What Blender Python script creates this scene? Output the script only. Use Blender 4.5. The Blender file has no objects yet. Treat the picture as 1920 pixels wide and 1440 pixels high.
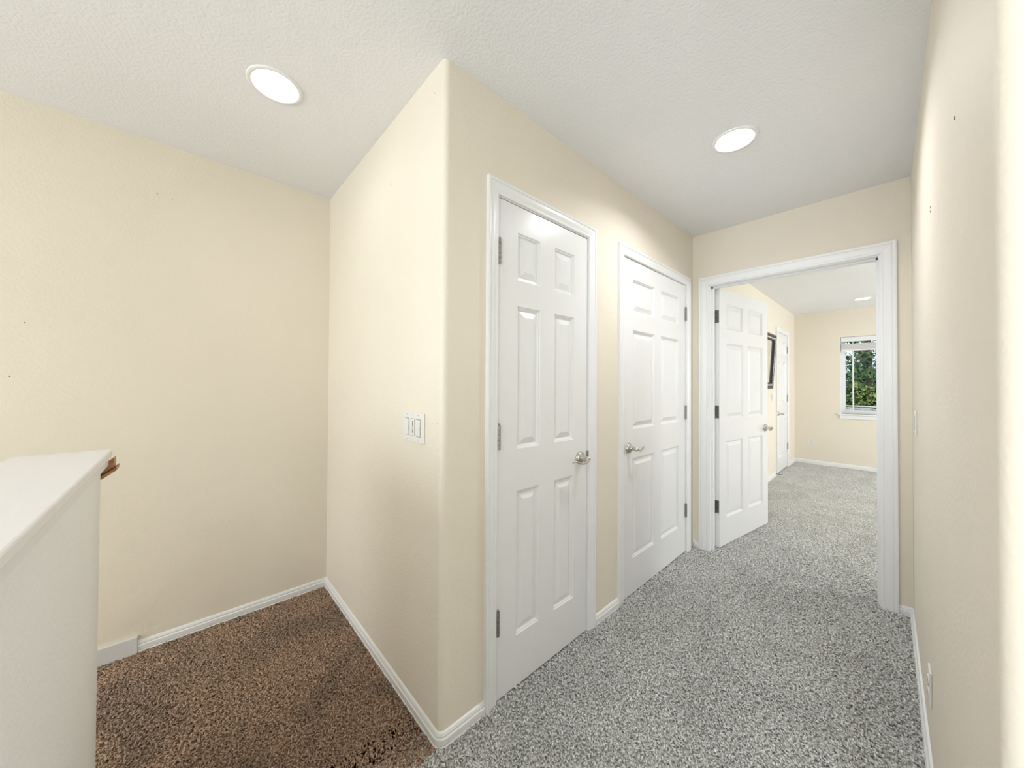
import bpy, bmesh, math, random
import numpy as np
from mathutils import Vector, Matrix

C = bpy.context.scene.collection
SC = bpy.context.scene
rnd = random.Random(7)
R = math.radians

# ------------------------------------------------------------------ camera, sky, sun, lamps, exposure
CAMH = 1.2815
YAW, ROLL, PITCH = 0.8271, 0.0055, 0.0108
FPX, CX, CY = 662.68, 956.26, 710.43
cam_d = bpy.data.cameras.new('camera')
cam = bpy.data.objects.new('camera', cam_d); C.objects.link(cam)
cam_d.sensor_width = 36; cam_d.lens = FPX / 1920 * 36
cam_d.shift_x = (960 - CX) / 1920; cam_d.shift_y = (CY - 720) / 1920
cam_d.clip_start = 0.02; cam_d.clip_end = 500
Fw = Vector((-math.sin(YAW), math.cos(YAW), 0)); Rt = Vector((math.cos(YAW), math.sin(YAW), 0)); Dn = Vector((0, 0, -1))
F1 = Fw * math.cos(PITCH) - Dn * math.sin(PITCH); D1 = Dn * math.cos(PITCH) + Fw * math.sin(PITCH)
ax = Rt * math.cos(ROLL) - D1 * math.sin(ROLL); ay = -(Rt * math.sin(ROLL) + D1 * math.cos(ROLL)); az = -F1
m = Matrix((ax, ay, az)).transposed().to_4x4(); m.translation = (0, 0, CAMH)
cam.matrix_world = m
SC.camera = cam

SC.view_settings.view_transform = 'Standard'; SC.view_settings.look = 'None'
SC.view_settings.gamma = 1; SC.view_settings.use_curve_mapping = False
SC.view_settings.exposure = 0.52
LIGHT = dict(sky=1.0, sun=3.2, loft=50, stair=27, bed=82, disc=17, hall_disc=215, bed_disc=17)

w = bpy.data.worlds.new('sky'); SC.world = w; w.use_nodes = True
bg = w.node_tree.nodes['Background']
bg.inputs['Color'].default_value = (0.74, 0.86, 1.0, 1); bg.inputs['Strength'].default_value = LIGHT['sky']

sun_d = bpy.data.lights.new('sun', 'SUN'); sun_d.energy = LIGHT['sun']; sun_d.angle = R(1); sun_d.color = (1, .95, .85)
sun = bpy.data.objects.new('sun', sun_d); C.objects.link(sun)
sun.rotation_euler = Vector((-.55, .75, -.85)).to_track_quat('-Z', 'Y').to_euler()

def area(name, loc, direction, sx, sy, energy, color=(1, 1, 1)):
    d = bpy.data.lights.new(name, 'AREA'); d.shape = 'RECTANGLE'; d.size = sx; d.size_y = sy; d.energy = energy; d.color = color
    o = bpy.data.objects.new(name, d); C.objects.link(o); o.location = loc
    o.rotation_euler = Vector(direction).to_track_quat('-Z', 'Z').to_euler()
    return o
# added fill lamps, unseen, behind the camera and at the bedroom's right wall
area('loft_fill_light', (.8, -3.12, 1.20), (0, 1, 0), 2.2, 2.0, LIGHT['loft'], (.91, .962, 1))
area('stair_fill_light', (-1.4, -3.12, 1.45), (0, 1, 0), 1.6, 1.3, LIGHT['stair'], (.91, .962, 1))
area('bedroom_fill_light', (3.2, 5.6, 1.45), (-1, 0, 0), 1.8, 1.2, LIGHT['bed'], (.95, .98, 1))

# ------------------------------------------------------------------ main measures
H = 2.44
A, B, E, CW = -1.0766, .6669, 2.9498, -2.4175       # hall left wall, alcove wall, hall end wall, stair wall
BX, BY = -1.13, 7.50                                  # bedroom left wall, bedroom window wall
TH = .12
RF, RANG = .0667, .0112                               # right wall x at its far end, its turn
RY = .765                                             # where the right wall ends in a rounded corner

# ------------------------------------------------------------------ helpers
def put(o, label=None, cat=None, group=None, kind=None):
    if label: o['label'] = label
    if cat: o['category'] = cat
    if group: o['group'] = group
    if kind: o['kind'] = kind
    return o

def obj(name, bm, mat, parent=None, smooth=False, angle=None):
    me = bpy.data.meshes.new(name)
    bmesh.ops.recalc_face_normals(bm, faces=bm.faces)
    bm.to_mesh(me); bm.free()
    if smooth: me.shade_smooth()
    if angle is not None:
        me.shade_smooth(); me.set_sharp_from_angle(angle=R(angle))
    me.materials.append(mat)
    o = bpy.data.objects.new(name, me); C.objects.link(o)
    if parent: o.parent = parent
    return o

def empty(name, loc=(0, 0, 0), rz=0):
    o = bpy.data.objects.new(name, None); C.objects.link(o); o.empty_display_size = .1
    o.location = loc; o.rotation_euler = (0, 0, rz)
    return o

def box(bm, x0, x1, y0, y1, z0, z1, bev=0):
    M = Matrix.Translation(((x0 + x1) / 2, (y0 + y1) / 2, (z0 + z1) / 2)) @ Matrix.Diagonal((x1 - x0, y1 - y0, z1 - z0, 1))
    r = bmesh.ops.create_cube(bm, size=1, matrix=M)
    if bev:
        es = list({e for v in r['verts'] for e in v.link_edges})
        bmesh.ops.bevel(bm, geom=es, offset=bev, segments=2, profile=.5, affect='EDGES')

def bxm(*a, bev=0):
    bm = bmesh.new(); box(bm, *a, bev=bev); return bm

def lathe(bm, prof, n=24, M=Matrix.Identity(4), close=True):
    """prof: list of (radius, height along local z)"""
    rings = []
    for r, z in prof:
        if r < 1e-6: rings.append([bm.verts.new(M @ Vector((0, 0, z)))])
        else: rings.append([bm.verts.new(M @ Vector((r * math.cos(2 * math.pi * k / n), r * math.sin(2 * math.pi * k / n), z))) for k in range(n)])
    for a, b in zip(rings[:-1], rings[1:]):
        for k in range(n):
            k2 = (k + 1) % n
            if len(a) == 1 and len(b) == 1: continue
            if len(a) == 1: bm.faces.new((a[0], b[k], b[k2]))
            elif len(b) == 1: bm.faces.new((a[k], b[0], a[k2]))
            else: bm.faces.new((a[k], b[k], b[k2], a[k2]))

def tube(bm, pts, radii, n=10, squash=1.0, up=Vector((0, 0, 1))):
    pts = [Vector(p) for p in pts]; rings = []
    for i, p in enumerate(pts):
        t = (pts[min(i + 1, len(pts) - 1)] - pts[max(i - 1, 0)]).normalized()
        s = t.cross(up)
        if s.length < 1e-4: s = t.cross(Vector((1, 0, 0)))
        s.normalize(); u = s.cross(t)
        r = radii[i] if hasattr(radii, '__len__') else radii
        rings.append([bm.verts.new(p + s * r * math.cos(2 * math.pi * k / n) + u * r * squash * math.sin(2 * math.pi * k / n)) for k in range(n)])
    for a, b in zip(rings[:-1], rings[1:]):
        for k in range(n): bm.faces.new((a[k], b[k], b[(k + 1) % n], a[(k + 1) % n]))
    bm.faces.new(rings[0]); bm.faces.new(rings[-1][::-1])

def slab(us, vs, holes, P, thick):
    """wall: grid us x vs without the cells in holes; P(u, v, w) places it, w = 0 front, thick = back"""
    us = sorted(set(us) | {h[0] for h in holes} | {h[1] for h in holes}); vs = sorted(set(vs) | {h[2] for h in holes} | {h[3] for h in holes})
    us = [u for u in us]; bm = bmesh.new(); V = {}
    def v(i, j, k):
        if (i, j, k) not in V: V[i, j, k] = bm.verts.new(P(us[i], vs[j], thick * k))
        return V[i, j, k]
    def full(i, j):
        if not (0 <= i < len(us) - 1 and 0 <= j < len(vs) - 1): return False
        u, w_ = (us[i] + us[i + 1]) / 2, (vs[j] + vs[j + 1]) / 2
        return not any(a < u < b and c < w_ < d for a, b, c, d in holes)
    for i in range(len(us) - 1):
        for j in range(len(vs) - 1):
            if not full(i, j): continue
            for k in (0, 1): bm.faces.new((v(i, j, k), v(i + 1, j, k), v(i + 1, j + 1, k), v(i, j + 1, k)))
            for di, dj, a, b in ((-1, 0, (i, j), (i, j + 1)), (1, 0, (i + 1, j), (i + 1, j + 1)), (0, -1, (i, j), (i + 1, j)), (0, 1, (i, j + 1), (i + 1, j + 1))):
                if not full(i + di, j + dj):
                    bm.faces.new((v(*a, 0), v(*b, 0), v(*b, 1), v(*a, 1)))
    return bm

def sweep(prof, path, close_ends=True):
    """prof: list of (a, b); path: list of functions (a, b) -> point"""
    bm = bmesh.new()
    rings = [[bm.verts.new(f(a, b)) for a, b in prof] for f in path]
    n = len(prof)
    for r0, r1 in zip(rings[:-1], rings[1:]):
        for k in range(n): bm.faces.new((r0[k], r1[k], r1[(k + 1) % n], r0[(k + 1) % n]))
    bm.faces.new(rings[0]); bm.faces.new(rings[-1][::-1])
    return bm

# ------------------------------------------------------------------ materials
def material(name, color, rough=.6, metal=0.0, spec=.5):
    mt = bpy.data.materials.new(name); mt.use_nodes = True
    b = mt.node_tree.nodes['Principled BSDF']
    b.inputs['Base Color'].default_value = (*color, 1); b.inputs['Roughness'].default_value = rough
    b.inputs['Metallic'].default_value = metal; b.inputs['Specular IOR Level'].default_value = spec
    return mt, mt.node_tree, b

def nodes(nt, *types):
    return [nt.nodes.new('ShaderNode' + t) for t in types]

def bumped(mt, nt, b, scale, dist, strength, detail=3, stretch=None, rough=.5, coords='Object'):
    tc, mp, nz, bu = nodes(nt, 'TexCoord', 'Mapping', 'TexNoise', 'Bump')
    nt.links.new(tc.outputs[coords], mp.inputs[0])
    if stretch: mp.inputs['Scale'].default_value = stretch
    nt.links.new(mp.outputs[0], nz.inputs['Vector'])
    nz.inputs['Scale'].default_value = scale; nz.inputs['Detail'].default_value = detail; nz.inputs['Roughness'].default_value = rough
    nt.links.new(nz.outputs[0], bu.inputs['Height']); bu.inputs['Distance'].default_value = dist; bu.inputs['Strength'].default_value = strength
    nt.links.new(bu.outputs[0], b.inputs['Normal'])
    return tc, nz, bu

def tint(nt, b, c0, c1, scale, detail=2, lo=.35, hi=.65, stretch=None, coords='Object'):
    tc, mp, nz, cr = nodes(nt, 'TexCoord', 'Mapping', 'TexNoise', 'ValToRGB')
    nt.links.new(tc.outputs[coords], mp.inputs[0])
    if stretch: mp.inputs['Scale'].default_value = stretch
    nt.links.new(mp.outputs[0], nz.inputs['Vector']); nz.inputs['Scale'].default_value = scale; nz.inputs['Detail'].default_value = detail
    cr.color_ramp.elements[0].position = lo; cr.color_ramp.elements[1].position = hi
    cr.color_ramp.elements[0].color = (*c0, 1); cr.color_ramp.elements[1].color = (*c1, 1)
    nt.links.new(nz.outputs[0], cr.inputs[0]); nt.links.new(cr.outputs[0], b.inputs['Base Color'])
    return cr

def wall_paint(name, c, bump=.35):
    mt, nt, b = material(name, c, .62, 0, .3)
    tint(nt, b, tuple(x * .985 for x in c), tuple(min(1, x * 1.01) for x in c), 1.7, 3)
    bumped(mt, nt, b, 95, .004, bump, 3)
    return mt
M_WALL = wall_paint('cream_wall_paint', (.86, .79, .67))
M_ROUGH = wall_paint('rough_cream_wall_paint', (.86, .79, .67), .9)
M_HALF = wall_paint('white_wall_paint', (.93, .92, .90))
M_CEIL = wall_paint('ceiling_paint', (.885, .885, .89), .5)
def enamel(name, c, rough=.32):
    mt, nt, b = material(name, c, rough, 0, .5)
    bumped(mt, nt, b, 30, .0012, .25, 4, (6, 6, .35))
    return mt
M_WHITE = enamel('white_enamel', (.885, .885, .885))
M_DOOR = enamel('door_enamel', (.865, .865, .865), .27)
M_CAP = enamel('cap_enamel', (.87, .85, .84), .4)
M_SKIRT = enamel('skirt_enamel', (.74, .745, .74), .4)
M_PLASTIC, _, _ = material('white_plastic', (.84, .82, .79), .35)
M_DARKSLOT, _, _ = material('dark_slot', (.05, .045, .04), .7)
M_NICKEL, nt, b = material('satin_nickel', (.56, .54, .50), .22, 1.0); bumped(M_NICKEL, nt, b, 400, .0004, .15)
M_HINGE, nt, b = material('hinge_metal', (.36, .35, .33), .35, 1.0); bumped(M_HINGE, nt, b, 300, .0005, .2)
M_OAK, nt, b = material('oak_wood', (.42, .2, .07), .4)
tint(nt, b, (.36, .165, .05), (.50, .255, .095), 14, 5, .35, .65, (9, .7, 6)); 
M_BLACK, nt, b = material('black_frame_lacquer', (.02, .02, .02), .35); bumped(M_BLACK, nt, b, 90, .001, .3)
M_BEAD, _, _ = material('pale_beading', (.75, .74, .70), .4)
M_VINYL, nt, b = material('white_vinyl', (.86, .86, .85), .4); bumped(M_VINYL, nt, b, 60, .0005, .1)
M_RUBBER, _, _ = material('white_rubber', (.8, .8, .78), .6)

M_MIRROR, _, _ = material('mirror_glass', (.92, .92, .92), .02, 1.0)

mt = bpy.data.materials.new('window_glass'); mt.use_nodes = True; nt = mt.node_tree; nt.nodes.clear()
out, mix, tr, gl, fr = nodes(nt, 'OutputMaterial', 'MixShader', 'BsdfTransparent', 'BsdfGlossy', 'Fresnel')
tr.inputs[0].default_value = (.95, .97, .96, 1); gl.inputs['Color'].default_value = (.3, .3, .3, 1); gl.inputs['Roughness'].default_value = .02; fr.inputs[0].default_value = 1.12
nt.links.new(fr.outputs[0], mix.inputs[0]); nt.links.new(tr.outputs[0], mix.inputs[1]); nt.links.new(gl.outputs[0], mix.inputs[2]); nt.links.new(mix.outputs[0], out.inputs[0])
M_GLASS = mt

def emit(name, col, s):
    mt = bpy.data.materials.new(name); mt.use_nodes = True; nt = mt.node_tree
    b = nt.nodes['Principled BSDF']; b.inputs['Base Color'].default_value = (.9, .9, .9, 1)
    b.inputs['Emission Color'].default_value = (*col, 1); b.inputs['Emission Strength'].default_value = s
    return mt
M_LENS = emit('lamp_lens', (.97, .98, 1), LIGHT['disc'])
M_LENS_HALL = emit('lamp_lens_hall', (.95, .975, 1), LIGHT['hall_disc'])
M_LENS_BED = emit('lamp_lens_bedroom', (1, .97, .92), LIGHT['bed_disc'])

def carpet(name, dark, light, blend=None):
    """blend: second pair of colours mixed in by a broad, soft brushing pattern"""
    mt, nt, b = material(name, light, .95, 0, .1)
    tc, n1, r1, n2, r2, mx, bu = nodes(nt, 'TexCoord', 'TexNoise', 'ValToRGB', 'TexNoise', 'ValToRGB', 'Mix', 'Bump')
    nt.links.new(tc.outputs['Object'], n1.inputs['Vector']); nt.links.new(tc.outputs['Object'], n2.inputs['Vector'])
    n1.inputs['Scale'].default_value = 110; n1.inputs['Detail'].default_value = 3; n1.inputs['Roughness'].default_value = .6
    r1.color_ramp.elements[0].position = .36; r1.color_ramp.elements[1].position = .62
    r1.color_ramp.elements[0].color = (*dark, 1); r1.color_ramp.elements[1].color = (*light, 1)
    nt.links.new(n1.outputs[0], r1.inputs[0])
    mx.data_type = 'RGBA'; mx.blend_type = 'MULTIPLY'; mx.inputs[0].default_value = 1
    n2.inputs['Scale'].default_value = 2.6; n2.inputs['Detail'].default_value = 2; n2.inputs['Distortion'].default_value = .8
    lo, hi = blend or ((.9, .9, .9), (1, 1, 1))
    r2.color_ramp.elements[0].position = .40; r2.color_ramp.elements[1].position = .58
    r2.color_ramp.elements[0].color = (*lo, 1); r2.color_ramp.elements[1].color = (*hi, 1)
    nt.links.new(n2.outputs[0], r2.inputs[0])
    nt.links.new(r1.outputs[0], mx.inputs['A']); nt.links.new(r2.outputs[0], mx.inputs['B'])
    nt.links.new(mx.outputs['Result'], b.inputs['Base Color'])
    nt.links.new(n1.outputs[0], bu.inputs['Height']); bu.inputs['Distance'].default_value = .008; bu.inputs['Strength'].default_value = .6
    nt.links.new(bu.outputs[0], b.inputs['Normal'])
    return mt
M_GREY = carpet('grey_carpet', (.47, .455, .405), (.955, .95, .925))
M_LIGHT_TINT = carpet('light_tinted_carpet', (.30, .19, .125), (.74, .525, .385), ((.72, .76, .78), (1, 1, 1)))  # same carpet as the hall; the landing's different light is put into the colour

# ------------------------------------------------------------------ floors and ceiling
def floor_mesh(rects):
    bm = bmesh.new()
    for x0, x1, y0, y1 in rects:
        box(bm, x0, x1, y0, y1, -.12, 0)
    return bm
f_hall = put(obj('floor', slab([A - .1, 3.2], [-3.2, E + .06], [(A - .2, -.25, -3.3, -.30), ], lambda u, v, w_: (u, v, -w_), .12), M_GREY),
             'grey carpeted hall floor in front of the doors', 'floor', kind='structure')
f_land = put(obj('floor', bxm(CW, A - .1, -.75, B, -.12, 0), M_LIGHT_TINT), 'carpeted landing floor in the left corner, tinted brown for its light', 'floor', kind='structure')
f_bed = put(obj('floor', bxm(CW, 3.2, E + .06, BY, -.12, 0), M_GREY), 'light grey carpet of the bedroom beyond the doorway', 'floor', kind='structure')
put(obj('floor', bxm(CW, A - .1, B + TH, E + .06, -.12, 0), M_GREY), 'carpet inside the closets behind the closed doors', 'floor', kind='structure')

LAMPS = [(-1.637, .248), (-.508, 1.906), (-.285, 6.706), (.55, -1.3)]  # the last one is unseen, added as fill
def ceiling():
    hs = .11
    bm = slab([CW - .15, 3.35], [-3.35, BY + .15], [(x - hs, x + hs, y - hs, y + hs) for x, y in LAMPS], lambda u, v, w_: (u, v, H + w_), .1)
    n = 32; r = .079
    for x, y in LAMPS:
        for z in (H, ):
            cs, sq = [], []
            for k in range(n):
                a = 2 * math.pi * (k + .5) / n; c, s = math.cos(a), math.sin(a); q = hs / max(abs(c), abs(s))
                cs.append(bm.verts.new((x + r * c, y + r * s, z))); sq.append(bm.verts.new((x + q * c, y + q * s, z)))
            corners = {}
            for k in range(n):
                k2 = (k + 1) % n
                bm.faces.new((cs[k], cs[k2], sq[k2], sq[k]))
                a, b_ = sq[k].co, sq[k2].co
                if abs(a.x - b_.x) > 1e-5 and abs(a.y - b_.y) > 1e-5:
                    cx_ = x + math.copysign(hs, (a.x + b_.x) / 2 - x); cy_ = y + math.copysign(hs, (a.y + b_.y) / 2 - y)
                    bm.faces.new((sq[k], sq[k2], bm.verts.new((cx_, cy_, z))))
    bmesh.ops.remove_doubles(bm, verts=bm.verts, dist=1e-5)
    return bm
put(obj('ceiling', ceiling(), M_CEIL), 'white textured ceiling over the hall, landing and bedroom', 'ceiling', kind='structure')

# ------------------------------------------------------------------ walls
def quarter(cx_, cy_, r, a0, a1, z0, z1, n=8):
    bm = bmesh.new(); lo, hi = [], []
    for k in range(n + 1):
        a = a0 + (a1 - a0) * k / n
        lo.append(bm.verts.new((cx_ + r * math.cos(a), cy_ + r * math.sin(a), z0))); hi.append(bm.verts.new((cx_ + r * math.cos(a), cy_ + r * math.sin(a), z1)))
    for k in range(n): bm.faces.new((lo[k], lo[k + 1], hi[k + 1], hi[k]))
    return bm

BR = .022
D1 = (.9250, 1.5320)      # slab spans along y
D2 = (1.8950, 2.8060)
DH = 2.030
DW = (-.955, -.060)       # clear opening of the bedroom doorway (jamb faces)
DWH = 2.028
G = .003; JT = .018
def hole(d): return (d[0] - G - JT, d[1] + G + JT, -1, DH + G + JT)
wl = put(obj('wall_left', slab([-3.2, BY], [-2.9, H], [], lambda u, v, w_: (CW - w_, u, v), TH), M_WALL),
         'cream wall running past the stairs and the landing corner', 'wall', kind='structure')
wa = put(obj('wall_alcove', bxm(CW, A - BR, B, B + TH, 0, H), M_WALL), 'cream wall with the switches, right of the landing corner', 'wall', kind='structure')
bm = slab([B + BR, E + TH], [0, H], [hole(D1), hole(D2)], lambda u, v, w_: (A - w_, u, v), TH)
wh = put(obj('wall_hall', bm, M_WALL), 'cream hall wall holding the two closed closet doors', 'wall', kind='structure')
obj('rounded_corner', quarter(A - BR, B + BR, BR, -math.pi / 2, 0, 0, H), M_WALL, wh, smooth=True)
we = put(obj('wall_end', slab([A, 3.2], [0, H], [(DW[0] - JT, DW[1] + JT, -1, DWH + JT)], lambda u, v, w_: (u, E + w_, v), TH), M_WALL),
         'cream end wall of the hall around the open doorway', 'wall', kind='structure')
def rx(y): return RF + (E - y) * math.tan(RANG)
def PR(u, v, w_): return (rx(u) + w_, u, v)
wr = put(obj('wall_right', slab([RY + BR, E], [0, H], [], PR, TH), M_WALL), 'cream wall along the right side of the hall', 'wall', kind='structure')
xr = rx(RY + BR)
obj('rounded_corner', quarter(xr + BR, RY + BR, BR, math.pi, 1.5 * math.pi, 0, H), M_WALL, wr, smooth=True)
put(obj('wall_near', bxm(xr + BR, 3.2, RY, RY + TH, 0, H), M_ROUGH), 'rough textured cream wall end nearest on the right edge', 'wall', kind='structure')
put(obj('wall_bedroom_left', slab([E + TH, BY], [0, H], [(6.187 - .02, 6.915 + .02, -1, DH + .02)], lambda u, v, w_: (BX - w_, u, v), TH), M_WALL),
    'pale cream left wall of the bedroom with a narrow door', 'wall', kind='structure')
WX0, WX1, WZ0, WZ1 = -.568, .93, .833, 2.02
put(obj('wall_bedroom_far', slab([CW, 3.2], [0, H], [(WX0, WX1, WZ0, WZ1)], lambda u, v, w_: (u, BY + w_, v), .15), M_WALL),
    'pale cream bedroom wall around the window', 'wall', kind='structure')
put(obj('wall_bedroom_right', slab([E, BY + .15], [0, H], [(4.7, 6.5, .85, 2.05)], lambda u, v, w_: (3.2 + w_, u, v), .15), M_WALL),
    'cream right wall of the bedroom, out of view', 'wall', kind='structure')
put(obj('wall_loft_right', bxm(3.2, 3.35, -3.2, E, 0, H), M_WALL), 'cream wall closing the loft on the far right', 'wall', kind='structure')
put(obj('wall_loft_back', slab([CW, 3.2], [-2.9, H], [(-.2, 2.0, .1, 2.2), (-2.2, -.6, .8, 2.1)], lambda u, v, w_: (u, -3.2 - w_, v), .15), M_WALL),
    'cream wall with added windows behind the viewer', 'wall', kind='structure')
put(obj('wall_stairwell', bxm(-.30, -.25, -3.2, -.30, -2.9, 0), M_WALL), 'cream wall of the stairwell below the loft', 'wall', kind='structure')
put(obj('wall_light_blocker', bxm(-.30, -.18, -3.2, -1.7, 0, H), M_WALL), 'cream wall added behind the viewer to block loft light', 'wall', kind='structure')  # unseen wall, added to keep direct loft light off the landing
# stairs going down beside the left wall
st = put(empty('staircase', (0, 0, 0)), 'carpeted stairs going down behind the white half wall', 'stairs', kind='structure')
for k in range(6):
    obj('step', bxm(CW, -1.58, -.75 - .26 * (k + 1), -.75 - .26 * k, -.18 * (k + 1) - .15, -.18 * (k + 1)), M_LIGHT_TINT, st)

# ------------------------------------------------------------------ baseboards
BBH = .058
BPROF = [(0, 0), (.0135, 0), (.0135, .010), (.0105, .013), (.0125, .017), (.0125, .036), (.0085, .041), (.0095, .046), (.006, .0545), (0, BBH)]
def baseboard(name, path, label, parent=None):
    o = obj(name, sweep(BPROF, path), M_WHITE, parent, angle=25)
    return put(o, label, 'baseboard', kind='structure')
def along(x, y, nx, ny): return lambda a, b, x=x, y=y, nx=nx, ny=ny: (x + nx * a, y + ny * a, b)
baseboard('baseboard_left', [along(CW, -.149, 1, 0), along(CW, B, 1, -1)], 'white moulded baseboard along the stair wall over brown-tinted carpet')
CAS = .0575
baseboard('baseboard_hall', [along(CW, B, 1, -1), along(A - BR, B, 0, -1)] + [along(A - BR + BR * math.sin(t), B + BR - BR * math.cos(t), math.sin(t), -math.cos(t)) for t in np.linspace(.1, math.pi / 2, 6)]
          + [along(A, D1[0] - .006 - CAS, 1, 0)], 'white baseboard rounding the corner from landing to first door')
baseboard('baseboard_hall', [along(A, D1[1] + .006 + CAS, 1, 0), along(A, D2[0] - .006 - CAS, 1, 0)], 'short white baseboard between the two closed doors')
baseboard('baseboard_end', [along(A, E, 1, -1), along(DW[0] - .005 - .068, E, 0, -1)], 'tiny white baseboard in the corner left of the open doorway')
baseboard('baseboard_end', [along(DW[1] + .005 + .068, E, 0, -1), along(RF, E, -1, -1)], 'short white baseboard between doorway frame and right wall')
baseboard('baseboard_right', [along(RF, E, -1, -1), along(rx(RY + BR), RY + BR, -1, 0)] + [along(xr + BR - BR * math.cos(t), RY + BR - BR * math.sin(t), -math.cos(t), -math.sin(t)) for t in np.linspace(.15, math.pi / 2, 6)] + [along(3.2, RY, 0, -1)],
          'white baseboard along the right hall wall')
baseboard('baseboard_bedroom_left', [along(BX, E + TH, 1, 0), along(BX, 6.187 - .07, 1, 0)], 'white baseboard on the bedroom left wall before the narrow door')
baseboard('baseboard_bedroom_left', [along(BX, 6.915 + .07, 1, 0), along(BX, BY, 1, -1)], 'short white baseboard between narrow door and bedroom corner')
baseboard('baseboard_bedroom_far', [along(BX, BY, 1, -1), along(3.2, BY, 0, -1)], 'white baseboard under the bedroom window')
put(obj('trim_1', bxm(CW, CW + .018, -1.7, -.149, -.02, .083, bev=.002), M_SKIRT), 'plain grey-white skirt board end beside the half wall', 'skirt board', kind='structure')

# ------------------------------------------------------------------ doors
def panel_bm(x0, x1, z0, z1, t, cuts):
    """raised panel filling one opening of the slab, both sides"""
    bm = bmesh.new()
    def ring(d, y): return [bm.verts.new((x0 + d, y, z0 + d)), bm.verts.new((x1 - d, y, z0 + d)), bm.verts.new((x1 - d, y, z1 - d)), bm.verts.new((x0 + d, y, z1 - d))]
    F = [ring(d, y) for d, y in cuts]; Bk = [ring(d, t - y) for d, y in cuts]
    for S in (F, Bk):
        for a, b in zip(S[:-1], S[1:]):
            for k in range(4): bm.faces.new((a[k], a[(k + 1) % 4], b[(k + 1) % 4], b[k]))
        bm.faces.new(S[-1])
    for k in range(4): bm.faces.new((F[0][k], F[0][(k + 1) % 4], Bk[0][(k + 1) % 4], Bk[0][k]))
    return bm
CUTS = [(0, .0005), (.003, .0045), (.007, .0055), (.012, .0120), (.016, .0130), (.041, .003), (.043, .0022)]

def lever(parent, x, z, side, y0=0, sgn=-1):
    """rose, neck and swept lever; side = +1 lever points to +x; sgn -1 = on the front"""
    M = Matrix.Translation((x, y0, z)) @ Matrix.Rotation(R(90) if sgn < 0 else R(-90), 4, 'X')
    bm = bmesh.new()
    lathe(bm, [(0, 0), (.033, 0), (.0335, .004), (.031, .008), (.0285, .009), (.0275, .0125), (.021, .018), (.014, .021), (.0115, .024), (.0115, .043), (.0135, .047), (.0135, .056), (.0105, .06), (0, .061)], 28, M)
    h = obj('handle', bm, M_NICKEL, parent, angle=40)
    bm = bmesh.new(); s = side
    pts = [(x - s * .004, y0 + sgn * .052, z), (x + s * .012, y0 + sgn * .056, z - .004), (x + s * .035, y0 + sgn * .058, z - .013), (x + s * .055, y0 + sgn * .057, z - .013),
           (x + s * .075, y0 + sgn * .054, z - .006), (x + s * .093, y0 + sgn * .049, z + .001), (x + s * .106, y0 + sgn * .045, z - .002), (x + s * .112, y0 + sgn * .043, z - .006)]
    tube(bm, pts, [.0105, .0105, .0092, .0085, .008, .0072, .0055, .003], 12, .62)
    obj('lever', bm, M_NICKEL, h, smooth=True)
    return h

def make_door(name, w_, label, loc, rz, hinge_side, xs, closed=True, t=.035, back_handle=False, hinge_open=False, hz=.90):
    root = put(empty(name, loc, rz), label, 'door', kind='structure')
    zs = [(.222, .825), (1.002, 1.606), (1.716, 1.918)]
    z0 = .012
    holes = [(a, b, c, d) for a, b in xs for c, d in zs]
    obj('stiles_and_rails', slab([0, w_], [z0, DH], holes, lambda u, v, y: (u, y, v), t), M_DOOR, root)
    for a, b, c, d in holes:
        obj('panel', panel_bm(a, b, c, d, t, CUTS), M_DOOR, root)
    hx, s = (w_ - .060, -1) if hinge_side == 'L' else (.060, 1)
    lever(root, hx, hz, s)
    if back_handle: lever(root, hx, hz, s, t, 1)
    # latch plate on the free edge
    e = w_ if hinge_side == 'L' else 0
    bm = bmesh.new(); box(bm, e - .0012, e + .0012, .006, t - .006, hz - .028, hz + .028)
    obj('latch_plate', bm, M_HINGE, root)
    ex = 0 if hinge_side == 'L' else w_
    sg = -1 if hinge_side == 'L' else 1
    for zc in (.322, 1.062, 1.812):
        bm = bmesh.new()
        py = -.0075 if not hinge_open else t + .006
        pxx = ex - sg * .0015 if not hinge_open else ex - .0
        for k in range(5):
            M = Matrix.Translation((pxx, py, zc - .05 + .02 * k + .0006))
            lathe(bm, [(0, 0), (.0074, 0), (.0074, .0186), (0, .0186)], 12, M)
        lathe(bm, [(0, 0), (.0045, 0), (.005, .003), (.003, .006), (0, .007)], 10, Matrix.Translation((pxx, py, zc + .05)))
        hg = obj('hinge', bm, M_HINGE, root, angle=40)
        bm = bmesh.new()
        if not hinge_open:
            box(bm, pxx - (.017 if sg < 0 else .007), pxx + (.007 if sg < 0 else .017), py + .004, py + .0072, zc - .05, zc + .05)
        else:
            box(bm, -.0024, .0, .004, t + .006, zc - .05, zc + .05)
        lf = obj('hinge_leaf', bm, M_HINGE, hg)
        if hinge_open:
            bm = bmesh.new()
            for zz, yy in ((-.034, .012), (-.012, .02), (.012, .012), (.034, .02)):
                lathe(bm, [(0, 0), (.0036, 0), (.0030, .001), (0, .0012)], 10, Matrix.Translation((-.0024, yy, zc + zz)) @ Matrix.Rotation(R(-90), 4, 'Y'))
            obj('hinge_screws', bm, M_DARKSLOT, hg)
    return root

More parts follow.
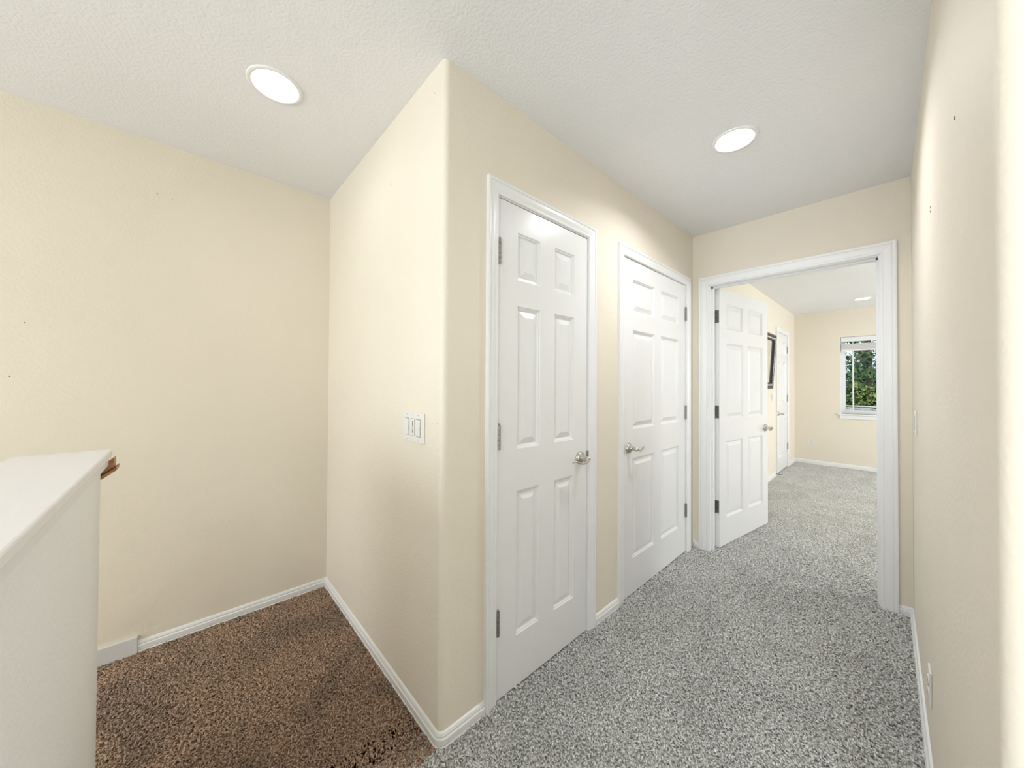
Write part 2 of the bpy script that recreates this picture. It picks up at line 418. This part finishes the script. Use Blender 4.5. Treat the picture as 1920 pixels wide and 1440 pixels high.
door1 = make_door('door_1', D1[1] - D1[0], 'narrow white six-panel door, nearest and left of the two closed doors', (A - .002, D1[0], 0), R(90), 'L', [(.109, .250), (.351, .499)], hz=.905)
door2 = make_door('door_2', D2[1] - D2[0], 'wide white six-panel door closed beside the open doorway', (A - .002, D2[0], 0), R(90), 'R', [(.115, .403), (.499, .787)], hz=.895)
door4 = make_door('door_4', .728, 'narrow white door with hinges at right on the bedroom left wall', (BX - .002, 6.187, 0), R(90), 'R', [(.105, .314), (.414, .623)], hz=.86)
ANG = R(81.3); t = .035
pin = Vector((-.966 + .003, E + TH + .007))
loc = Vector((pin.x + math.sin(ANG) * (t + .006), pin.y - math.cos(ANG) * (t + .006)))
door3 = make_door('door_3', .886, 'white six-panel bedroom door standing open into the bedroom', (loc.x, loc.y, 0), ANG, 'L', [(.112, .393), (.493, .774)], hinge_open=True, back_handle=True, hz=.885)

# casings and jambs
CPROF = [(0, 0), (0, .008), (.004, .0105), (.010, .0110), (.0125, .0095), (.017, .0105), (.026, .0135), (.036, .0152), (.0405, .0150), (.042, .0135), (.0435, .0135), (.045, .0165), (.0515, .0180), (.0575, .0165), (.0575, 0)]
def casing(root, u0, u1, v1, P, width=.0575, vb=0.0):
    k = width / .0575
    prof = [(a * k, b * (1 if width < .06 else 1.1)) for a, b in CPROF]
    obj('side_casing', sweep(prof, [lambda a, b: P(u0 - a, vb, b), lambda a, b: P(u0 - a, v1 + a, b)]), M_WHITE, root, angle=20)
    obj('head_casing', sweep(prof, [lambda a, b: P(u0 - a, v1 + a, b), lambda a, b: P(u1 + a, v1 + a, b)]), M_WHITE, root, angle=20)
    obj('side_casing', sweep(prof, [lambda a, b: P(u1 + a, v1 + a, b), lambda a, b: P(u1 + a, vb, b)]), M_WHITE, root, angle=20)
def jambs(root, u0, u1, v1, P, depth, stop):
    """u0, u1, v1 are the inner faces; stop = (d0, d1) depth range of the door stop"""
    for nm, a in (('side_jamb', (u0 - JT, u0, 0, v1 + JT)), ('side_jamb', (u1, u1 + JT, 0, v1 + JT)), ('head_jamb', (u0, u1, v1, v1 + JT))):
        obj(nm, slab(a[:2], a[2:], [], lambda u, v, w_: P(u, v, -w_), depth), M_WHITE, root)
    for nm, a in (('door_stop', (u0, u0 + .011, 0, v1)), ('door_stop', (u1 - .011, u1, 0, v1)), ('door_stop', (u0, u1, v1 - .011, v1))):
        obj(nm, slab(a[:2], a[2:], [], lambda u, v, w_: P(u, v, -stop[0] - w_), stop[1] - stop[0]), M_WHITE, root)
def PA(u, v, o): return (A + o, u, v)
for n_, d, lb in (('trim_2', D1, 'white moulded frame around the nearest narrow door'), ('trim_3', D2, 'white moulded frame around the wide closed door')):
    tr = put(empty(n_), lb, 'door frame', kind='structure')
    casing(tr, d[0] - G - .004, d[1] + G + .004, DH + G + .004, PA)
    jambs(tr, d[0] - G, d[1] + G, DH + G, PA, TH, (.040, .075))
tr = put(empty('trim_4'), 'white frame of the open doorway at the hall end', 'door frame', kind='structure')
def PE(u, v, o): return (u, E - o, v)
casing(tr, DW[0] - .005, DW[1] + .005, DWH + .005, PE, .068)
jambs(tr, DW[0], DW[1], DWH, PE, TH, (.045, .080))
def PEb(u, v, o): return (u, E + TH + o, v)
casing(tr, DW[0] - .005, DW[1] + .005, DWH + .005, PEb, .0575)
tr = put(empty('trim_5'), 'white frame of the narrow bedroom closet door', 'door frame', kind='structure')
def PB(u, v, o): return (BX + o, u, v)
casing(tr, 6.187 - .007, 6.915 + .007, DH + .007, PB)
jambs(tr, 6.187 - G, 6.915 + G, DH + G, PB, TH, (.040, .075))
# hinge leaves on the bedroom doorway's jamb
for zc in (.322, 1.062, 1.812):
    obj('hinge_leaf', bxm(DW[0] - .0005, DW[0] + .0022, E + TH - .036, E + TH, zc - .05, zc + .05), M_HINGE, tr)

# strike plates whose lips show in the gap beside the levers
for nm, y0, y1, zc in (('trim_2', D1[1] + .0006, D1[1] + G + .0008, .905), ('trim_3', D2[0] - G - .0008, D2[0] - .0006, .895)):
    bm = bmesh.new(); box(bm, A - .032, A + .0075, y0, y1, zc - .029, zc + .029, bev=.0006)
    obj('strike_plate', bm, M_HINGE, bpy.data.objects[nm])

# ------------------------------------------------------------------ ceiling lamps
def downlight(x, y, label, lens):
    root = put(empty('recessed_light', (x, y, H)), label, 'ceiling light', 'recessed ceiling lights')
    bm = bmesh.new(); lathe(bm, [(.0935, 0), (.0935, -.003), (.091, -.0055), (.081, -.006), (.077, -.004), (.075, -.001)], 48); obj('trim_ring', bm, M_WHITE, root, smooth=True)
    bm = bmesh.new(); lathe(bm, [(.0755, -.001), (.0745, .004), (.061, .030), (.0605, .032)], 48); obj('baffle', bm, M_PLASTIC, root, smooth=True)
    bm = bmesh.new(); lathe(bm, [(.0608, .030), (.05, .0275), (.03, .0258), (0, .025)], 40); obj('lens', bm, lens, root, smooth=True)
    return root
downlight(*LAMPS[0], 'lit round ceiling light above the landing', M_LENS)
downlight(*LAMPS[1], 'lit round ceiling light over the hall before the doorway', M_LENS_HALL)
downlight(*LAMPS[2], 'lit ceiling light seen through the doorway in the bedroom', M_LENS_BED)
downlight(*LAMPS[3], 'added fill light in the loft ceiling, unseen behind the viewer', M_LENS_HALL)  # added lamp, unseen, brightens the floor and low door parts

# ------------------------------------------------------------------ half wall, cap, handrail
CX1 = -.30
hw = put(obj('wall_half', slab([-1.563 + .02, CX1], [0, 1.055], [], lambda u, v, w_: (u, -.175 - w_, v), .148), M_HALF), 'white half wall guarding the stairs at the left edge', 'half wall', kind='structure')
bm = bmesh.new(); prof = []
for (cx_, cy_, a0) in ((-1.543, -.195, 90), (-1.543, -.303, 180)):
    for k in range(7):
        a = R(a0 + 15 * k); prof.append((cx_ + .02 * math.cos(a), cy_ + .02 * math.sin(a)))
obj('rounded_end', sweep(prof, [lambda a, b: (a, b, 0), lambda a, b: (a, b, 1.055)]), M_HALF, hw, angle=40)
bm = bmesh.new(); box(bm, -1.598, CX1, -.3405, -.158, 1.053, 1.075, bev=.004)
put(obj('trim_6', bm, M_CAP), 'smooth white cap board on top of the half wall', 'cap board', kind='structure')

bm = bmesh.new()
for a in ((-1.578, CX1, -.175, -.164, 1.030, 1.053), (-1.578, CX1, -.334, -.323, 1.030, 1.053), (-1.578, -1.563, -.323, -.175, 1.030, 1.053)): box(bm, *a)
put(obj('trim_7', bm, M_CAP), 'narrow white moulding under the cap of the half wall', 'moulding', kind='structure')
hr = put(empty('handrail', (0, 0, 0)), 'short end of an oak stair handrail under the half wall cap', 'handrail')
s = .78; L = 1.5
def rail(prof, y0, L_):
    return sweep(prof, [lambda a, b: (-1.575 - a, y0, b + (y0 + .147) * s), lambda a, b: (-1.575 - a, y0 - L_, b + (y0 - L_ + .147) * s)])
body = [(0.004, 1.027), (.050, 1.027), (.054, 1.036), (.050, 1.048), (.044, 1.055), (.010, 1.055), (.002, 1.045)]
base = [(-.004, 1.014), (.062, 1.014), (.062, 1.0245), (-.004, 1.0245)]
obj('rail_body', rail(body, -.153, L), M_OAK, hr, angle=40)
obj('rail_base', rail(base, -.147, L), M_OAK, hr)
bm = bmesh.new(); box(bm, -1.610, -1.5625, -.30, -.262, .88, .94, bev=.004)
obj('bracket', bm, M_OAK, hr)

# ------------------------------------------------------------------ switches and outlets
def plate(root, w_, h_, mat=M_PLASTIC):
    bm = bmesh.new(); box(bm, -w_ / 2, w_ / 2, -.0062, 0, -h_ / 2, h_ / 2, bev=.0025); return obj('plate', bm, mat, root)
def screws(root, xs, z):
    for x in xs:
        for zz in (-z, z):
            bm = bmesh.new(); lathe(bm, [(0, 0), (.0032, 0), (.0028, .0012), (0, .0016)], 12, Matrix.Translation((x, -.0061, zz)) @ Matrix.Rotation(R(90), 4, 'X'))
            sc = obj('screw', bm, M_PLASTIC, root)
            obj('screw_slot', bxm(x - .0025, x + .0025, -.0082, -.0075, zz - .0005, zz + .0005), M_DARKSLOT, sc)
def rocker(root, x, mid=False):
    bm = bmesh.new(); box(bm, x - .0165, x + .0165, -.0070, -.0058, -.0335, .0335); fr_ = obj('switch_gap', bm, M_DARKSLOT, root)
    if not mid:
        bm = bmesh.new()
        pts = [(-.0078, -.032), (-.0105, 0), (-.0078, .032), (-.005, .032), (-.005, -.032)]
        prof = [(a, b) for a, b in pts]
        obj('rocker', sweep(prof, [lambda a, b: (x - .0155, a, b), lambda a, b: (x + .0155, a, b)]), M_PLASTIC, root)
    else:
        o = obj('dimmer_face', bxm(x - .0155, x + .0155, -.0082, -.005, -.0325, .0325, bev=.0008), M_PLASTIC, root)
        obj('slider_slot', bxm(x + .001, x + .0045, -.0086, -.008, -.022, .025), M_DARKSLOT, o)
        obj('slider', bxm(x - .008, x + .0055, -.0135, -.0075, -.010, .004, bev=.001), M_PLASTIC, o)
sw = put(empty('light_switch', (-1.281, B, 1.105)), 'white triple switch plate with a centre slider beside the corner', 'light switch')
plate(sw, .172, .116); rocker(sw, -.046); rocker(sw, 0, True); rocker(sw, .046); screws(sw, (-.046, 0, .046), .0485)
sw = put(empty('light_switch', (rx(2.56), 2.56, 1.10), R(-90) + RANG), 'single switch plate seen edge-on on the right hall wall', 'light switch')
plate(sw, .07, .114); rocker(sw, 0); screws(sw, (0,), .0485)
sw = put(empty('light_switch', (BX, 5.875, 1.10), R(90)), 'pale switch plate on bedroom wall between mirror and narrow door', 'light switch')
plate(sw, .07, .114); rocker(sw, 0); screws(sw, (0,), .0485)

def outlet(name, loc, rz, label):
    root = put(empty(name, loc, rz), label, 'outlet')
    plate(root, .07, .114); screws(root, (0,), .0)
    for zc in (-.0195, .0195):
        bm = bmesh.new(); prof = []
        for k in range(24):
            a = 2 * math.pi * k / 24; prof.append((.0172 * math.cos(a), max(-.0145, min(.0145, .0172 * math.sin(a)))))
        f = obj('receptacle', sweep(prof, [lambda a, b: (a, -.0055, zc + b), lambda a, b: (a, -.0085, zc + b)]), M_PLASTIC, root)
        for x, h_ in ((-.0065, .0085), (.0065, .0065)):
            obj('slot', bxm(x - .0012, x + .0012, -.0088, -.008, zc - h_ / 2 + .002, zc + h_ / 2 + .002), M_DARKSLOT, f)
        bm = bmesh.new(); lathe(bm, [(0, 0), (.0024, 0), (0, .0004)], 10, Matrix.Translation((0, -.0085, zc - .0085)) @ Matrix.Rotation(R(90), 4, 'X')); obj('ground_hole', bm, M_DARKSLOT, f)
    return root
outlet('wall_outlet', (rx(1.83), 1.83, .285), R(-90) + RANG, 'white outlet seen edge-on low on the right hall wall')
outlet('wall_outlet', (-.917, BY, .335), 0, 'cream outlet on the bedroom wall left of the window')
outlet('wall_outlet', (BX, 5.665, .315), R(90), 'outlet mostly hidden behind the open bedroom door edge')

# ------------------------------------------------------------------ framed mirror leaning from the bedroom wall, door stop
mr = put(empty('wall_mirror', (BX + .004, 5.50, 1.235), R(90)), 'black beaded mirror frame tilted off the bedroom wall', 'mirror')
mr.rotation_euler = Matrix(((1, 0, 0), (0, 1, 0), (0, 0, 1))).to_euler()
tilt = R(3.4)
mr.matrix_world = Matrix.Translation((BX + .006, 5.50, 1.222)) @ Matrix.Rotation(tilt, 4, 'Y') @ Matrix.Rotation(R(90), 4, 'Z')
MW, MH, FWD = .62, .71, .085      # local: x along the wall, -y out of the wall, z up
MP = [(0, 0), (0, .016), (.006, .026), (.020, .028), (.030, .020), (.036, .014), (.050, .014), (.060, .022), (.074, .024), (.082, .012), (.085, 0)]
def PM(u, v, o): return (u, -o, v)
x0, x1, z0, z1 = -MW / 2, MW / 2, 0, MH
corner = [(x0, z0, 1, 1), (x1, z0, -1, 1), (x1, z1, -1, -1), (x0, z1, 1, -1)]
for k in range(4):
    a_, b_ = corner[k], corner[(k + 1) % 4]
    obj('frame_rail', sweep(MP, [lambda a, b, c=c: PM(c[0] + c[2] * a, c[1] + c[3] * a, b) for c in (a_, b_)]), M_BLACK, mr, angle=25)
obj('mirror_glass', bxm(x0 + FWD - .005, x1 - FWD + .005, -.006, -.002, z0 + FWD - .005, z1 - FWD + .005), M_MIRROR, mr)
bm = bmesh.new()
def bead(u, v): 
    bmesh.ops.create_icosphere(bm, subdivisions=1, radius=.0105, matrix=Matrix.Translation(PM(u, v, .016)))
d = .050; nb = 26
for k in range(nb):
    t_ = k / nb
    bead(x0 + d + (MW - 2 * d) * t_, z0 + d); bead(x1 - d, z0 + d + (MH - 2 * d) * t_); bead(x1 - d - (MW - 2 * d) * t_, z1 - d); bead(x0 + d, z1 - d - (MH - 2 * d) * t_)
put(obj('beading', bm, M_BEAD, mr, smooth=True), kind='stuff')

ds = put(empty('door_stop', (BX + .0125, 6.07, .035), 0), 'spring door stop sticking out low beside the narrow bedroom door', 'door stop')
bm = bmesh.new(); lathe(bm, [(0, 0), (.010, 0), (.010, .006), (0, .008)], 14, Matrix.Rotation(R(90), 4, 'Y')); obj('base', bm, M_HINGE, ds)
bm = bmesh.new(); tube(bm, [(.006 + .07 * k / 120, .0052 * math.cos(k * .9), .0052 * math.sin(k * .9)) for k in range(121)], .0014, 5); obj('spring', bm, M_HINGE, ds, smooth=True)
bm = bmesh.new(); lathe(bm, [(0, .074), (.0075, .074), (.0075, .09), (.005, .094), (0, .095)], 14, Matrix.Rotation(R(90), 4, 'Y')); obj('rubber_tip', bm, M_RUBBER, ds)

# ------------------------------------------------------------------ bedroom window
wn = put(empty('window_1', (0, BY, 0)), 'white bedroom window with corner grid bars and garden view', 'window', kind='structure')
def frame(root, name, x0, x1, z0, z1, y0, y1, wd, mat):
    for nm, a in ((name, (x0, x0 + wd, z0, z1)), (name, (x1 - wd, x1, z0, z1)), (name, (x0 + wd, x1 - wd, z0, z0 + wd)), (name, (x0 + wd, x1 - wd, z1 - wd, z1))):
        obj(nm, bxm(a[0], a[1], y0, y1, a[2], a[3], bev=.002), mat, root)
frame(wn, 'outer_frame', WX0, WX1, WZ0, WZ1, .085, .145, .030, M_VINYL)
xm = (WX0 + WX1) / 2
for (a, b, yy) in ((WX0 + .03, xm + .02, .095), (xm - .02, WX1 - .03, .118)):
    frame(wn, 'sash', a, b, WZ0 + .03, WZ1 - .03, yy, yy + .022, .024, M_VINYL)
    g = obj('pane', bxm(a + .02, b - .02, yy + .009, yy + .013, WZ0 + .05, WZ1 - .05), M_GLASS, wn)
    for xx in (a + .024 + .085, b - .024 - .085): obj('grid_bar', bxm(xx - .0085, xx + .0085, yy + .004, yy + .0088, WZ0 + .05, WZ1 - .05), M_VINYL, wn)
    for zz in (WZ0 + .03 + .024 + .065, WZ1 - .054 - .085): obj('grid_bar', bxm(a + .02, b - .02, yy + .0042, yy + .0089, zz - .0085, zz + .0085), M_VINYL, wn)
sl = obj('sill', bxm(WX0 - .026, WX1 + .026, -.030, .085, WZ0 - .020, WZ0, bev=.004), M_WHITE, wn)
obj('apron', bxm(WX0 - .008, WX1 + .008, -.014, 0, WZ0 - .078, WZ0 - .020, bev=.003), M_WHITE, wn)
for a in ((WX0, WX0 + .004, WZ0, WZ1), (WX1 - .004, WX1, WZ0, WZ1), (WX0 + .004, WX1 - .004, WZ1 - .004, WZ1)):
    obj('return', bxm(a[0], a[1], .0, .085, a[2], a[3]), M_WHITE, wn)
bl = put(empty('window_blind', (0, BY, 0)), 'white horizontal blind raised to the top of the bedroom window', 'blind')
obj('head_rail', bxm(WX0 + .008, WX1 - .008, .022, .062, 1.945, 2.014, bev=.003), M_VINYL, bl)
for k in range(9):
    obj('slat', bxm(WX0 + .012, WX1 - .012, .018, .068, 1.828 + .0095 * k, 1.8345 + .0095 * k), M_VINYL, bl)
obj('bottom_rail', bxm(WX0 + .012, WX1 - .012, .016, .070, 1.802, 1.825, bev=.003), M_VINYL, bl)
for xx in (WX0 + .25, xm, WX1 - .25):
    obj('lift_cord', bxm(xx - .002, xx + .002, .038, .042, 1.905, 1.95), M_VINYL, bl)

# unseen windows added to go with the fill lamps, simple frames and panes
for n_, (u0, u1, v0, v1), P in (('added_window_2', (-.2, 2.0, .1, 2.2), 'loft'), ('added_window_3', (-2.2, -.6, .8, 2.1), 'loft'), ('added_window_4', (4.7, 6.5, .85, 2.05), 'bed')):
    o = put(empty(n_, (0, -3.30, 0) if P == 'loft' else (3.30, 0, 0), 0 if P == 'loft' else R(90)), {'added_window_2': 'wide loft window added behind the viewer for fill light', 'added_window_3': 'stairwell window added behind the viewer for fill light', 'added_window_4': 'unseen window added in the right bedroom wall for fill light'}[n_], 'window', kind='structure')
    frame(o, 'outer_frame', u0, u1, v0, v1, -.03, .03, .04, M_VINYL)
    obj('pane', bxm(u0 + .03, u1 - .03, -.003, .003, v0 + .03, v1 - .03), M_GLASS, o)

# ------------------------------------------------------------------ outside: ground, neighbour's house, trees, hills
GZ = -3.0
m_, nt, b = material('lawn', (.05, .09, .03), .9); tint(nt, b, (.03, .06, .02), (.10, .15, .05), .4, 4)
gr = put(obj('ground', bxm(-60, 60, 8.2, 120, GZ - .1, GZ), m_), 'grassy ground outside the bedroom window', 'ground', kind='structure')
m_, nt, b = material('hill', (.17, .27, .36), 1.0); tint(nt, b, (.15, .25, .33), (.22, .32, .40), .05, 4)  # blue of the distance haze is put into the colour
bm = bmesh.new(); N = 60; lo = []; hi = []
for k in range(N + 1):
    x = -120 + 200 * k / N; z = 7.0 + 1.8 * math.sin(k * .35) + .9 * math.sin(k * 1.1 + 1)
    lo.append((bm.verts.new((x, 175, GZ)), bm.verts.new((x, 235, GZ)))); hi.append(bm.verts.new((x, 205, z)))
for k in range(N):
    bm.faces.new((lo[k][0], lo[k + 1][0], hi[k + 1], hi[k])); bm.faces.new((hi[k], hi[k + 1], lo[k + 1][1], lo[k][1]))
    bm.faces.new((lo[k][0], lo[k][1], lo[k + 1][1], lo[k + 1][0]))
put(obj('hills', bm, m_, smooth=True), 'hazy blue hills far beyond the trees', 'hills', kind='structure')

m_sh, nt, b = material('grey_shingle', (.20, .21, .215), .9)
tint(nt, b, (.14, .15, .155), (.30, .31, .31), 9, 3)
m_si, nt, b = material('house_siding', (.45, .43, .38), .8); bumped(m_si, nt, b, 20, .003, .2)
hs_ = put(empty('neighbour_house', (-.95, 19, GZ)), 'grey shingled hip roof of the house below the window', 'house')
obj('house_wall', bxm(-4.2, 4.2, -3, 3, 0, 2.3), m_si, hs_)
def hip(level, hx_, hy_, ridge, apex):
    """courses of shingles, each a slightly proud band on the four slopes"""
    n = 14
    for k in range(n):
        t0, t1 = k / n, (k + 1) / n
        bm = bmesh.new()
        def ringp(t, up): 
            ex, ey = hx_ + (ridge - hx_) * t, hy_ + (.02 - hy_) * t; z = level + (apex - level) * t + up
            return [bm.verts.new((sx * ex, sy * ey, z)) for sx, sy in ((-1, -1), (1, -1), (1, 1), (-1, 1))]
        a, b2, c = ringp(t0, .0), ringp(t0, .035), ringp(t1, .012)
        for i in range(4):
            j = (i + 1) % 4
            bm.faces.new((a[i], a[j], b2[j], b2[i])); bm.faces.new((b2[i], b2[j], c[j], c[i]))
        if k == n - 1: bm.faces.new(c)
        obj('shingle_course', bm, m_sh, hs_)
hip(2.3, 4.6, 3.5, .25, 3.40)

def leaf_mat(name, c0, c1):
    m_, nt, b = material(name, c0, .7, 0, .3); tint(nt, b, c0, c1, .9, 3, .38, .62); b.inputs['Subsurface Weight'].default_value = 0
    return m_
M_BARK, nt, b = material('bark', (.10, .075, .055), .95); tint(nt, b, (.06, .045, .035), (.16, .125, .09), 3, 4, stretch=(4, 4, .6))
L_CON = leaf_mat('conifer_needles', (.035, .075, .035), (.075, .13, .05))
L_DARK = leaf_mat('dark_leaves', (.03, .075, .03), (.075, .14, .045))
L_YEL = leaf_mat('yellow_green_leaves', (.08, .12, .03), (.20, .24, .06))

def foliage(centres, size, n, spread, droop=0.0, seed=1):
    r = np.random.default_rng(seed)
    c = np.asarray(centres)[r.integers(0, len(centres), n)] + r.normal(0, 1, (n, 3)) * np.asarray(spread)
    d1 = r.normal(0, 1, (n, 3)); d1[:, 2] -= droop; d1 /= np.linalg.norm(d1, axis=1)[:, None]
    d2 = r.normal(0, 1, (n, 3)); d2 -= (d2 * d1).sum(1)[:, None] * d1; d2 /= np.linalg.norm(d2, axis=1)[:, None]
    s_ = size * r.uniform(.6, 1.4, (n, 1))
    v = np.stack([c - d2 * s_ * .3, c + d1 * s_ * .6 - d2 * s_ * .35, c + d1 * s_ * 1.3, c + d1 * s_ * .6 + d2 * s_ * .35], 1).reshape(-1, 3)
    f = np.arange(n * 4).reshape(n, 4)
    return v, f
def raw(name, v, f, mat, parent):
    me = bpy.data.meshes.new(name); me.from_pydata(v.tolist(), [], f.tolist()); me.materials.append(mat)
    o = bpy.data.objects.new(name, me); C.objects.link(o); o.parent = parent
    return o
def conifer(x, y, h, r0, label, seed, lmat=L_CON, skip=.12, n=5200):
    rr = random.Random(seed); root = put(empty('conifer_tree', (x, y, GZ)), label, 'tree', 'trees beyond the window')
    bm = bmesh.new(); tube(bm, [(0, 0, 0), (.05, 0, h * .35), (-.05, .03, h * .7), (0, 0, h)], [r0, r0 * .8, r0 * .5, r0 * .1], 10); obj('trunk', bm, M_BARK, root, smooth=True)
    bm = bmesh.new(); cs = []
    k = h * skip
    while k < h * .98:
        ln = (h - k) * .30 + .5
        for q in range(4):
            a = rr.uniform(0, 2 * math.pi); l = ln * rr.uniform(.7, 1.1)
            pts = [Vector((math.cos(a) * l * t_, math.sin(a) * l * t_, k + l * (.12 * t_ - .42 * t_ * t_))) for t_ in (0, .35, .7, 1)]
            tube(bm, pts, [r0 * .16, r0 * .12, r0 * .07, r0 * .02], 5)
            for t_ in np.linspace(.25, 1.02, 7): cs.append((math.cos(a) * l * t_, math.sin(a) * l * t_, k + l * (.12 * t_ - .42 * t_ * t_) - .12))
        k += .55
    obj('branches', bm, M_BARK, root)
    v, f = foliage(cs, .30, n, (.20, .20, .20), .8, seed); put(raw('needles', v, f, lmat, root), kind='stuff')
    return root
def leafy(x, y, h, w_, label, seed, lmat, n=4500, name='broadleaf_tree', size=.26):
    rr = random.Random(seed); root = put(empty(name, (x, y, GZ)), label, 'tree', 'trees beyond the window')
    bm = bmesh.new(); tube(bm, [(0, 0, 0), (.1, 0, h * .4), (0, .1, h * .8)], [.16, .12, .04], 8); obj('trunk', bm, M_BARK, root, smooth=True)
    cs = [(rr.gauss(0, w_ * .42), rr.gauss(0, w_ * .42), h * rr.uniform(.12, .98)) for _ in range(70)]
    v, f = foliage(cs, size, n, (.32, .32, .32), .2, seed); put(raw('leaves', v, f, lmat, root), kind='stuff')
    return root
conifer(-1.15, 33, 13, .24, 'tall conifer with dark trunk at the right of the window view', 3, skip=.36, n=800)
conifer(-3.0, 74, 19, .30, 'conifer with drooping boughs far behind the dark trunk', 5, skip=.34, n=1800)
conifer(-4.9, 47.5, 9.5, .18, 'small dark conifer behind the left window grid bar', 9, n=3000)
leafy(-1.22, 27.5, 4.3, .26, 'yellow-green ivy covered stump beside the dark trunk', 4, L_YEL, 900, size=.15)
leafy(-2.1, 39.3, 4.9, 1.5, 'dark leafy tree low in the middle of the window', 20, L_DARK, 5200)
leafy(3.6, 38, 5.4, 1.0, 'dark leafy tree hidden behind the doorway frame', 21, L_DARK, 3000)
leafy(-1.3, 52.0, 5.6, 1.5, 'dark leafy tree low behind the conifer trunk', 22, L_DARK, 5200)
leafy(-2.0, 23.6, 2.7, .4, 'sunlit yellow-green bush behind the neighbouring roof', 31, L_YEL, 900, 'broadleaf_bush', .15)

# nail holes and scuffs left in the paint
def nail_hole(parent, p, n_, r):
    bm = bmesh.new(); M = Matrix.Translation(p) @ Vector((0, 0, 1)).rotation_difference(Vector(n_)).to_matrix().to_4x4()
    lathe(bm, [(r, 0), (r * .9, .0008), (r * .3, .0004), (0, .0002)], 10, M); obj('nail_hole', bm, M_DARKSLOT, parent)
for y, z in ((-.521, 1.297), (-.056, 2.183), (-.109, 2.19), (-.487, 1.517)): nail_hole(wl, (CW, y, z), (1, 0, 0), .0022)
for x, z in ((-1.145, 2.349), (-1.511, 2.163), (-1.108, 1.132)): nail_hole(wa, (x, B, z), (0, -1, 0), .0017)
for y, z in ((1.734, 1.845), (1.735, 1.832), (1.157, 1.83)): nail_hole(wr, (rx(y), y, z), (-1, 0, 0), .004)

# ------------------------------------------------------------------ carpet pile: short bent yarn tufts standing on the floors
def pile(name, parent, mat, rects, density, seed, hgt=.010, wid=.0032, fade=0):
    r = np.random.default_rng(seed); P = []
    for (x0, x1, y0, y1), dn in rects:
        n = int((x1 - x0) * (y1 - y0) * dn(0) if callable(dn) else (x1 - x0) * (y1 - y0) * dn)
        P.append(np.stack([r.uniform(x0, x1, n), r.uniform(y0, y1, n)], 1))
    P = np.concatenate(P); n = len(P)
    sc_ = np.clip(.8 + .25 * np.hypot(P[:, 0], P[:, 1]) - .3, .8, 2.2)[:, None]
    a = r.uniform(0, 2 * np.pi, n); lean = r.uniform(.3, 1.1, n)
    d = np.stack([np.cos(a), np.sin(a)], 1) * lean[:, None]
    h_ = hgt * r.uniform(.7, 1.25, (n, 1)) * (np.clip(1 - (P[:, 1:] - E) / 2.2, .28, 1) if fade else 1); wd = wid * sc_ * r.uniform(.8, 1.2, (n, 1))
    c0 = np.concatenate([P, np.full((n, 1), -.001)], 1)
    c1 = np.concatenate([P + d * h_ * .45, h_ * .75], 1)
    c2 = np.concatenate([P + d * h_ * 1.3, h_ * .95], 1)
    ph = r.uniform(0, 2 * np.pi, n); rings = []
    for c, s_ in ((c0, .8), (c1, 1.15)):
        for k in range(3):
            an = ph + k * 2 * np.pi / 3
            rings.append(c + np.concatenate([np.stack([np.cos(an), np.sin(an)], 1) * wd * s_, np.zeros((n, 1))], 1))
    V = np.stack(rings + [c2], 1).reshape(-1, 3)
    base = (np.arange(n) * 7)[:, None, None]
    T = []
    for k in range(3):
        k2 = (k + 1) % 3
        T += [(k, k2, 3 + k2), (k, 3 + k2, 3 + k), (3 + k, 3 + k2, 6)]
    T = (base + np.array(T)[None]).reshape(-1)
    me = bpy.data.meshes.new(name); me.vertices.add(len(V)); me.vertices.foreach_set('co', V.ravel().astype('f'))
    me.loops.add(len(T)); me.loops.foreach_set('vertex_index', T.astype('i'))
    me.polygons.add(len(T) // 3); me.polygons.foreach_set('loop_start', np.arange(0, len(T), 3, dtype='i'))
    me.update(); me.validate(); me.shade_smooth(); me.materials.append(mat)
    o = bpy.data.objects.new(name, me); C.objects.link(o); o.parent = parent
    return put(o, kind='stuff')
pile('carpet_pile', f_hall, M_GREY, [((A, .16, .2, 1.9), 19000), ((A, .09, 1.9, E), 14000)], 0, 1, .0125, .0046)
pile('carpet_pile', f_land, M_LIGHT_TINT, [((CW + .01, A - .1, -.45, B), 28000)], 0, 2, .011, .0036)
pile('carpet_pile', f_hall, M_LIGHT_TINT, [((A - .1, A, -.28, B), 28000)], 0, 4, .011, .0036)
pile('carpet_pile', f_bed, M_GREY, [((BX, .1 + .1 * (k > 12), E + k * .15, E + k * .15 + .15), 12000 - 250 * k) for k in range(30)], 0, 3, .0115, .0046, 1.6)
